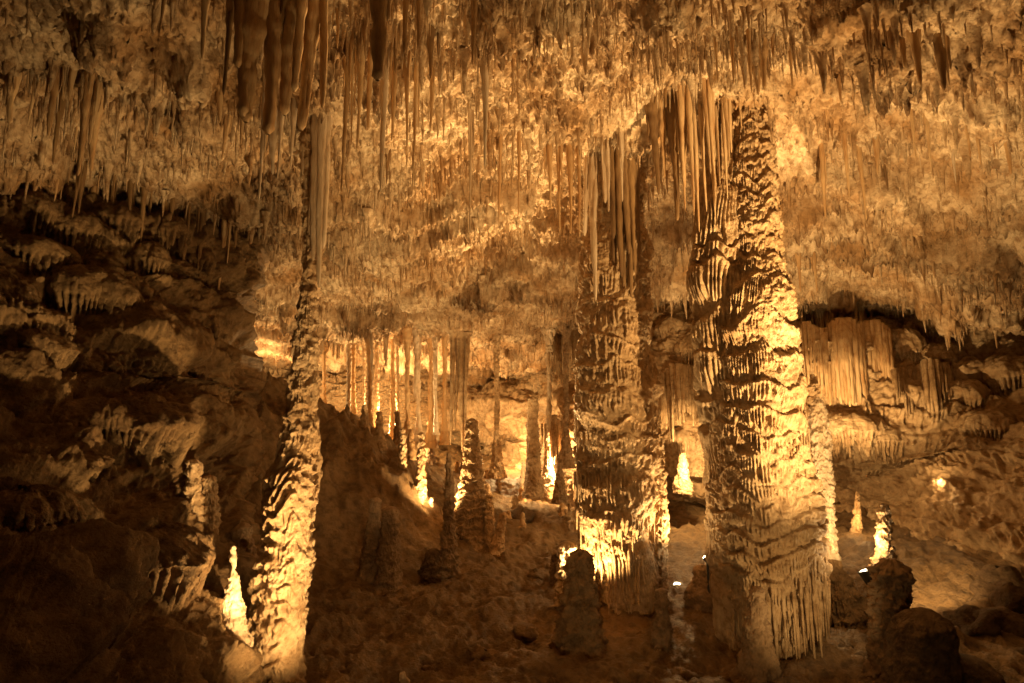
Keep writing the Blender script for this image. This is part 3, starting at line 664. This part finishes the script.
curtain("low pale curtain with long teeth on the right wall below the dark recess", 894, 968, 384, 376, 412, -1, M_COLUMN, 5, 5, 3, jag=14)
curtain("pale curtain spilling down the wall between the middle and biggest columns", 660, 702, 384, 378, 428, -1, M_COLUMN, 6, 5, 4, jag=14)
curtain("bright toothed curtain across the lit recess at far left", 232, 302, 296, 300, 336, 17.6, M_COLUMN, 9, 4, 3, jag=10)
curtain("second lit fringe hanging behind the leaning column", 318, 352, 312, 318, 350, 18.0, M_COLUMN, 10, 4, 3, jag=10)
curtain("pale ragged curtain left of the middle column", 548, 582, 340, 335, 378, 16.8, M_COLUMN, 11, 4, 3, jag=10)
curtain("lit curtain at the foot of the far wall beside the tallest far stalagmite", 542, 566, 436, 432, 460, 16.4, M_COLUMN, 12, 4, 3, jag=8)

def hood(label, px, py, w, h, k, mat, seed, group, lift=.0, fing=None):
    """a bell of flowstone bulging from a wall, its rim dripping into hanging fingers; w, h its width and height in sight"""
    Yd = wall_hit(px, py, k); c = at(px, py, Yd); s_ = math.hypot(c[0], c[1])/FPX*.93
    R, Ht = w*.5*s_, h*s_
    nu, nv = int(np.clip(w*4, 120, 420)), 90
    th = np.linspace(0, 2*math.pi, nu, endpoint=False); t = np.linspace(.02, 1, nv)
    TH, T_ = np.meshgrid(th, t, indexing='ij'); g = np.random.RandomState(seed)
    n = fing or max(10, int(2*math.pi*R/.085)); sx = TH/(2*math.pi)*n + .5*perlin(np.cos(TH)*2+seed, np.sin(TH)*2, 0*TH)
    ci = np.mod(np.floor(sx), n); e = np.abs(sx-np.floor(sx)-.5)*2
    hh = rnd(ci, 0*ci+seed, 5)
    dome = T_ < .5; q = np.clip(T_/.5, 0, 1); sk = np.clip((T_-.5)/.5, 0, 1)
    lob = 1+.30*fbm(np.cos(TH)*1.1+seed, np.sin(TH)*1.1, q*.8, 3, 1.0)
    r = R*np.where(dome, np.sin(q*math.pi/2)**.8, (1-.22*sk)*(1-.30*np.minimum(1, sk*3)*e**2))*lob*(1+.05*np.sqrt(1-e**2)*sstep(.25, .5, T_))
    L = Ht*.62*(.35+.75*hh)*(1-.55*e**2)
    z = np.where(dome, Ht*.42*np.cos(q*math.pi/2), -sk*L) + .05*R*fbm(np.cos(TH)*2, np.sin(TH)*2+seed, q, 3, 1.5)
    x, y = r*np.cos(TH), r*np.sin(TH)*.85
    P = np.stack([x, y, z], -1)
    N = grid_normals(P, True); P = P + N*(.02*fbm(x+seed, y, z, 4, 7, .6))[..., None]
    loc = c*np.array((1, 1, 1)); d = np.array((c[0], c[1], 0))/math.hypot(c[0], c[1]); loc = loc+d*R*(.12-lift)
    o = link("flowstone_hood", raw_mesh("flowstone_hood", P.reshape(-1, 3), grid_faces(nu, nv, closed=True), mat), None, loc)
    return tag(o, label, "flowstone hood", group, "thing")
GL, GR = "flowstone hoods on the left wall", "flowstone hoods on the right wall"
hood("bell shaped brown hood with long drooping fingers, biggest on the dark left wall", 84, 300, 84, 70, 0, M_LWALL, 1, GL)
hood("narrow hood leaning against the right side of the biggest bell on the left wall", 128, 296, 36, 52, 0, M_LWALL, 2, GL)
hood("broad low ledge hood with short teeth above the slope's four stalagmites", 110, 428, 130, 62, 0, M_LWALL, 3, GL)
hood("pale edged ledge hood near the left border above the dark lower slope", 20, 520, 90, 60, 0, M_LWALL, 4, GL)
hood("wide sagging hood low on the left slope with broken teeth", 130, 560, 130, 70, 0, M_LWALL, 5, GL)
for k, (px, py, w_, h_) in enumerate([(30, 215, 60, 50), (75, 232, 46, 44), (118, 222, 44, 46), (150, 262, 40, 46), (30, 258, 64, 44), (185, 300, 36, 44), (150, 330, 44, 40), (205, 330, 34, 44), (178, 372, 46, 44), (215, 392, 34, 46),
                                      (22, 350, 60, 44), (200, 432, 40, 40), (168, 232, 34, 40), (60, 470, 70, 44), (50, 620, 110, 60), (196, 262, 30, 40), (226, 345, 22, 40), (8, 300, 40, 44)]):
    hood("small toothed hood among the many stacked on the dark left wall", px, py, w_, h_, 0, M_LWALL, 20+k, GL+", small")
for k, (px, py, w_, h_) in enumerate([(905, 352, 34, 50), (930, 330, 44, 40), (985, 345, 46, 46), (1012, 378, 50, 44), (965, 400, 40, 40), (900, 300, 50, 30), (850, 290, 60, 24), (812, 292, 40, 26), (990, 428, 50, 36), (845, 430, 60, 40), (1015, 318, 40, 40),
                                      (880, 440, 50, 34), (640, 372, 30, 36), (690, 350, 36, 40), (672, 330, 34, 36), (685, 440, 34, 30), (548, 380, 30, 34), (575, 410, 30, 36), (940, 360, 36, 34), (960, 310, 40, 24)]):
    hood("small toothed hood among the many on the right wall beyond the biggest column" if px > 780 else "small toothed hood on the lit back wall beside the middle column", px, py, w_, h_, 1, M_COLUMN, 60+k, GR if px > 780 else "flowstone hoods on the back wall")

# ------------------------------------------------------------------ stalactites
def tite(px, root, tip, wd, mat, label=None, group="stalactites on the vault", seed=1, cat="stalactite", Yoff=0.0, blunt=.16):
    h = hit(px, root, ceil_f); Yd = h[1]+Yoff
    b = at(px, tip, Yd); zr = float(ceil_z(np.array([b[0]]), np.array([Yd]))[0])+.24
    L = zr-b[2]
    if L < .05: return None
    r0 = wd/FPX*math.hypot(Yd, b[0]*.5)*(.64 if wd > 12 else .52)
    g = np.random.RandomState(seed)
    ex = []
    for q in range(g.randint(1, 5) if wd > 4 else g.randint(0, 3)):
        an = g.uniform(0, 2*math.pi); di = r0*g.uniform(.6, 1.5); fr = g.uniform(.2, .75) if wd < 20 else g.uniform(.55, .96)
        ex.append((math.cos(an)*di*(1.0 if wd < 20 else .8), math.sin(an)*di*.6, 0, L*fr, r0*g.uniform(.35, .7), r0*blunt*.6))
    V, F = cones([(0, 0, 0, L, r0, r0*blunt)]+ex, sides=12 if wd > 6 else 9, rings=int(np.clip(L/.04, 14, 44)), flare=.7, rng=g)
    o = link("stalactite", raw_mesh("stalactite", V, F, mat), None, (b[0], Yd, zr))
    return tag(o, label, cat, group, "thing")
D, O, Pl = M_DTITE, M_TITE, M_PALE
BIG = [  # px, root, tip, width, material, label
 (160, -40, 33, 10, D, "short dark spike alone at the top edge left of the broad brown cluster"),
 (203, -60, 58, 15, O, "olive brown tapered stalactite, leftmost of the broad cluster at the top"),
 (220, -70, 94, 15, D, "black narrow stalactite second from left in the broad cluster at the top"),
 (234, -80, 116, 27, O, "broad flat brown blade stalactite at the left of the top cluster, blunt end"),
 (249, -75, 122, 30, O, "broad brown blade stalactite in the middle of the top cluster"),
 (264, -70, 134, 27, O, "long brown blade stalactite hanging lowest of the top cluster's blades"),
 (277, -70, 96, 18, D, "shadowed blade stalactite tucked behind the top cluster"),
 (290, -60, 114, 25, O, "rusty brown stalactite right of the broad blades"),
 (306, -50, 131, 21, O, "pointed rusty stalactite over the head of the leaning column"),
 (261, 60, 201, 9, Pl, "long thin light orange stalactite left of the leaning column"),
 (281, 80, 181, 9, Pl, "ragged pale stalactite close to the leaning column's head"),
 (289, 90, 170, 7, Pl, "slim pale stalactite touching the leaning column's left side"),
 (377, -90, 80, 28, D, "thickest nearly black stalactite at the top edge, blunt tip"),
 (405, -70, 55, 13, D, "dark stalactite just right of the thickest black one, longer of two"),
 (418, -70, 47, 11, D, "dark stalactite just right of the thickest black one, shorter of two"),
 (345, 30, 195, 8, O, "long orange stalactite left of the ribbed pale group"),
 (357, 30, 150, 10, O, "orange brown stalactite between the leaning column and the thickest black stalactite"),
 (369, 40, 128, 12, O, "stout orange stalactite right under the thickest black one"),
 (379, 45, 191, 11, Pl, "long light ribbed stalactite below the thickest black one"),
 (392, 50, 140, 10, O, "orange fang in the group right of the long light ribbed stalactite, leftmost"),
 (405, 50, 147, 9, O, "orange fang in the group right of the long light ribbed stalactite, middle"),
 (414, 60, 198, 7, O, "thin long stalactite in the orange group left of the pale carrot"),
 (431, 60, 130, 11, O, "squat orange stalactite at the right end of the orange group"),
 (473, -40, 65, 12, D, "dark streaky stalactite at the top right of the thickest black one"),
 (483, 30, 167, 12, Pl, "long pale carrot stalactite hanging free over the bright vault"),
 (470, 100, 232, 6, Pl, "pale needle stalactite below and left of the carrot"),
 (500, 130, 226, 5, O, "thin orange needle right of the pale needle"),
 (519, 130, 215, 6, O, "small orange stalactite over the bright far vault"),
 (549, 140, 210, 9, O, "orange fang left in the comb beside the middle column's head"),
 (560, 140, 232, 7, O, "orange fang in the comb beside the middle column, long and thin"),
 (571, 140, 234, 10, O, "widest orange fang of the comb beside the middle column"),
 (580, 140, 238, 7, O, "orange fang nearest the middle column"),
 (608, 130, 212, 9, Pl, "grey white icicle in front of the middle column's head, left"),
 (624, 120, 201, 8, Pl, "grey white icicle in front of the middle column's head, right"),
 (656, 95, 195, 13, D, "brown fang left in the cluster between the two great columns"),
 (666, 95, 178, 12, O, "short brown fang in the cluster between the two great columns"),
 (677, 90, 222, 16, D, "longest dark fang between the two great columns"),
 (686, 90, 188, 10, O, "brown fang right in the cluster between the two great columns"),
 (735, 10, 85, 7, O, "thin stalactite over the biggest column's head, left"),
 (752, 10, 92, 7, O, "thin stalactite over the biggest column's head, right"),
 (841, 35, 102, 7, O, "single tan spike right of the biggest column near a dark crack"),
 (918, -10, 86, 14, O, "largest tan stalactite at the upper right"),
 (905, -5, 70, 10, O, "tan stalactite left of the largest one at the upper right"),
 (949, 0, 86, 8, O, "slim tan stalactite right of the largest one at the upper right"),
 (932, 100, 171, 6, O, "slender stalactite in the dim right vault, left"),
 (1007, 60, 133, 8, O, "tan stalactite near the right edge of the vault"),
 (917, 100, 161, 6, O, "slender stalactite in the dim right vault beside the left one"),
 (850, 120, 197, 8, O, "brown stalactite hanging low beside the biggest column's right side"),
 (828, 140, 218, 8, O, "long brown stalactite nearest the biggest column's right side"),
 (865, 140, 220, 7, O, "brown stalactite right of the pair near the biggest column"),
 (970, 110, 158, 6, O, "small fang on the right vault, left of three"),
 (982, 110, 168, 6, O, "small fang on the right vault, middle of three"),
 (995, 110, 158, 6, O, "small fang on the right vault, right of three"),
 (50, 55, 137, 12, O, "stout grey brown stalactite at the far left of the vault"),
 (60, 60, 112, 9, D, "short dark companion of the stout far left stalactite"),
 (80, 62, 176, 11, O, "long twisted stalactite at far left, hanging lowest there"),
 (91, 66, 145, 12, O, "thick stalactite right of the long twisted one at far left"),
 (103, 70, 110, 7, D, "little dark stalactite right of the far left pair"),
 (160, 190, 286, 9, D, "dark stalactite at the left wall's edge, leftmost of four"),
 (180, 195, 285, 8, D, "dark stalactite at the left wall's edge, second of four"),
 (198, 200, 276, 8, D, "dark stalactite at the left wall's edge, third of four"),
 (219, 210, 298, 9, O, "brown stalactite at the left wall's edge, rightmost of four"),
 (140, 180, 250, 7, D, "thin dark stalactite over the left wall"),
 (800, 215, 292, 8, O, "long stalactite at the brow of the right wall beside the biggest column"),
 (817, 220, 292, 7, O, "long stalactite at the brow of the right wall, a step further right"),
]
for k, (px, rt, tp, wd, mt, lb) in enumerate(BIG):
    tite(px, rt, tp, wd, mt, lb, seed=200+k, blunt=.3 if wd > 20 else .18)
ZONES = [
 ("tan stalactite of the scatter on the dim vault at upper left", lambda x, y: x < 210 and y < 130),
 ("brown stalactite of the fringe where the vault meets the left wall", lambda x, y: x < 210),
 ("orange stalactite of the crowd around the leaning column's head", lambda x, y: x < 345 and y < 160),
 ("small stalactite on the far vault behind the leaning column", lambda x, y: x < 345),
 ("orange stalactite of the crowd under the thickest black stalactite", lambda x, y: x < 455 and y < 170),
 ("small stalactite on the far bright vault left of centre", lambda x, y: x < 500 and y >= 170),
 ("thin stalactite of the crowd on the brightest vault near the top", lambda x, y: x < 640 and y < 120),
 ("slender stalactite around the middle column's head", lambda x, y: x < 690),
 ("thin stalactite on the lit vault above the biggest column", lambda x, y: x < 860 and y < 90),
 ("thin stalactite on the right vault beside the biggest column", lambda x, y: x < 860),
 ("tan stalactite of the crowd on the dim vault at upper right", lambda x, y: y < 100),
 ("thin stalactite of the fringe along the right vault's low edge", lambda x, y: True)]
g = np.random.RandomState(99); n = 0
for k in range(34):          # fringe along the left wall's top
    px = g.uniform(0, 235); rt = 150+px*.38+g.uniform(-25, 10); tite(px, rt, rt+g.uniform(22, 70), g.uniform(4, 9), M_TITE if k % 2 else M_DTITE, "one of the fringe of thin stalactites along the left wall's upper edge", "stalactites of the fringe over the left wall", 900+k)
while n < 250:
    px = g.uniform(0, 1024); py = g.triangular(-40, 30, 290)
    if py > 330 - .0009*(px-480)**2*.2: continue
    if px < 230 and py > 150+px*.45: continue
    h = hit(px, py, ceil_f)
    if h[1] > 16: continue
    if fbm(np.array([h[0]]), np.array([h[1]]), np.array([4.4]), 2, .6)[0] < -.12 and g.rand() < .8: continue
    L = float(np.clip(g.lognormal(-1.3, .55), .15, 1.0)); b = h-np.array((0, 0, L))
    wd = float(np.clip(L*.15*g.uniform(.6, 1.5), .03, .16))*FPX/h[1]
    a, c = (b[0]/b[1], (b[2]-CAMZ)/b[1]); tipy = 341.5-FPX*(c*CT-ST)/(CT+c*ST)
    lb = next(l for l, f in ZONES if f(px, py))
    if tite(px, py, tipy, wd, M_PALE if g.rand() < .25 else (M_TITE if g.rand() < .75 else M_DTITE), lb, lb.replace("stalactite of", "stalactites of").replace("stalactite", "stalactites", 0), 500+n): n += 1
# the thousands of short drips between them
g = np.random.RandomState(5)
N_ = 30000
r = np.exp(g.uniform(math.log(3.0), math.log(20), N_)); az = np.radians(g.uniform(-62, 62, N_))
x, y = np.sin(az)*r, -1+np.cos(az)*r
keep = (fbm(x, y, 0*x+4.4, 2, .6) + .55*fbm(x, y, 0*x+1.4, 2, 2.2)) > g.uniform(-.6, .5, N_)
x, y = x[keep], y[keep]
L = np.clip(g.lognormal(-2.0, .55, len(x)), .05, .55); r0 = L*g.uniform(.05, .17, len(x))+.004
V, F = cones(np.c_[x, y, ceil_z(x, y)-g.uniform(0, .10, len(x)), L+.15, r0, r0*.25], sides=6, rings=8, flare=.8, rng=g)
tag(link("soda_straws", raw_mesh("soda_straws", V, F, M_CEIL)), "thousands of short drips bristling all over the vault", "soda straws", None, "stuff")

# ------------------------------------------------------------------ loose stones
g = np.random.RandomState(44)
def stone(x, y, s, label, k, mat=None):
    nu, nv = 22, 14
    th = np.linspace(0, 2*math.pi, nu, endpoint=False); ph = np.linspace(-1.45, 1.45, nv)
    TH, PH = np.meshgrid(th, ph, indexing='ij')
    d = np.stack([np.cos(TH)*np.cos(PH), np.sin(TH)*np.cos(PH), np.sin(PH)*.65], -1)
    r = s*(1+.45*fbm(d[..., 0]+k*3.1, d[..., 1]-k*1.7, d[..., 2], 3, 1.2, .6))
    o = link("loose_stone", raw_mesh("loose_stone", (d*r[..., None]).reshape(-1, 3), grid_faces(nu, nv, closed=True), mat or (M_BOULDER if k > 99 else (M_LWALL, M_WALL, M_FLOOR)[k % 3])), None, (x, y, float(floor_f(x, y))+s*.25))
    return tag(o, label, "stone", "loose stones on the clay floor", "thing")
for k in range(90):
    px = g.uniform(310, 860); py = 683-g.uniform(0, 1)**1.3*150
    h = hit(px, py, floor_f, up=False)
    lb = "small loose stone lying on the dark clay floor " + ("left of the knobby stalagmite" if px < 560 else "between the middle and biggest columns" if px < 720 else "around the foot of the biggest column")
    stone(h[0], h[1], float(np.clip(g.lognormal(-2.9, .6), .025, .17)), lb, k)
for k, (px, py, s, lb) in enumerate([(872, 668, .2, "pale broken stone lying below the slim column's foot"), (985, 640, .42, "large dark slab of rock at the right edge, nearest of three"), (1012, 612, .4, "large dark slab of rock at the right edge, middle of three"),
                                     (1000, 585, .3, "dark slab of rock at the right edge, farthest of three"), (848, 655, .16, "brown stone wedged against the foot of the slim column"), (520, 520, .35, "dark boulder on the floor right of the orange stumps"),
                                     (462, 540, .25, "dark stone at the foot of the bright textured stalagmite"), (588, 470, .3, "rock hump left of the middle column's waist")]):
    h = hit(px, py, floor_f, up=False); stone(h[0], h[1], s, lb, 100+k)

# ------------------------------------------------------------------ flood lamps that can be seen
def plain(name, col, rough=.4, metal=0.0, emit=0.0):
    m = bpy.data.materials.new(name); m.use_nodes = True; b = m.node_tree.nodes["Principled BSDF"]
    b.inputs['Base Color'].default_value = (*col, 1); b.inputs['Roughness'].default_value = rough; b.inputs['Metallic'].default_value = metal
    if emit:
        b.inputs['Emission Color'].default_value = (1, .82, .5, 1); b.inputs['Emission Strength'].default_value = emit
    return m
M_BLACK = plain("black_lamp_paint", (.02, .018, .015), .5); M_LENS = plain("lit_lens", (.9, .8, .6), .3, 0, 30)
import bmesh
from mathutils import Matrix, Vector
def flood(label, px, py, Yd, size, yaw, pitch):
    p = at(px, py, Yd); r = empty("flood_lamp", p, label, "flood lamp", "flood lamps on the floor")
    def part(name, fn, mat):
        bm = bmesh.new(); fn(bm); me = bpy.data.meshes.new(name); bm.to_mesh(me); bm.free(); me.materials.append(mat)
        return link(name, me, r)
    R_ = Matrix.Rotation(math.radians(yaw), 4, 'Z') @ Matrix.Rotation(math.radians(pitch), 4, 'X')
    def can(bm):
        bmesh.ops.create_cone(bm, cap_ends=False, segments=24, radius1=size*.32, radius2=size*.5, depth=size*.8, matrix=R_ @ Matrix.Translation((0, 0, -size*.4)))
        bmesh.ops.create_cone(bm, cap_ends=True, segments=24, radius1=size*.2, radius2=size*.32, depth=size*.16, matrix=R_ @ Matrix.Translation((0, 0, -size*.88)))
    part("housing", can, M_BLACK)
    part("lens", lambda bm: bmesh.ops.create_uvsphere(bm, u_segments=20, v_segments=10, radius=size*.42, matrix=R_ @ Matrix.Translation((0, 0, -size*.06)) @ Matrix.Diagonal((1, 1, .3, 1))), M_LENS)
    gz = float(floor_f(p[0], p[1])); hgt = p[2]-gz
    def stake(bm):
        bmesh.ops.create_cone(bm, cap_ends=True, segments=10, radius1=size*.09, radius2=size*.09, depth=hgt+.3, matrix=Matrix.Translation((0, 0, -(hgt+.3)/2-size*.5)))
        bmesh.ops.create_cone(bm, cap_ends=True, segments=14, radius1=size*.32, radius2=size*.25, depth=size*.2, matrix=Matrix.Translation((0, 0, -hgt+.05)))
    part("stake", stake, M_BLACK)
flood("small black flood lamp shining upward on the floor between the middle and biggest columns", 679, 586, 10.3, .2, 20, 30)
flood("flood lamp peeking out at the left edge of the biggest column", 707, 555, 9.1, .2, 60, -40)
flood("hooded flood lamp with a bright rim left of the ringed stalagmite", 868, 570, 7.3, .24, 30, -22)
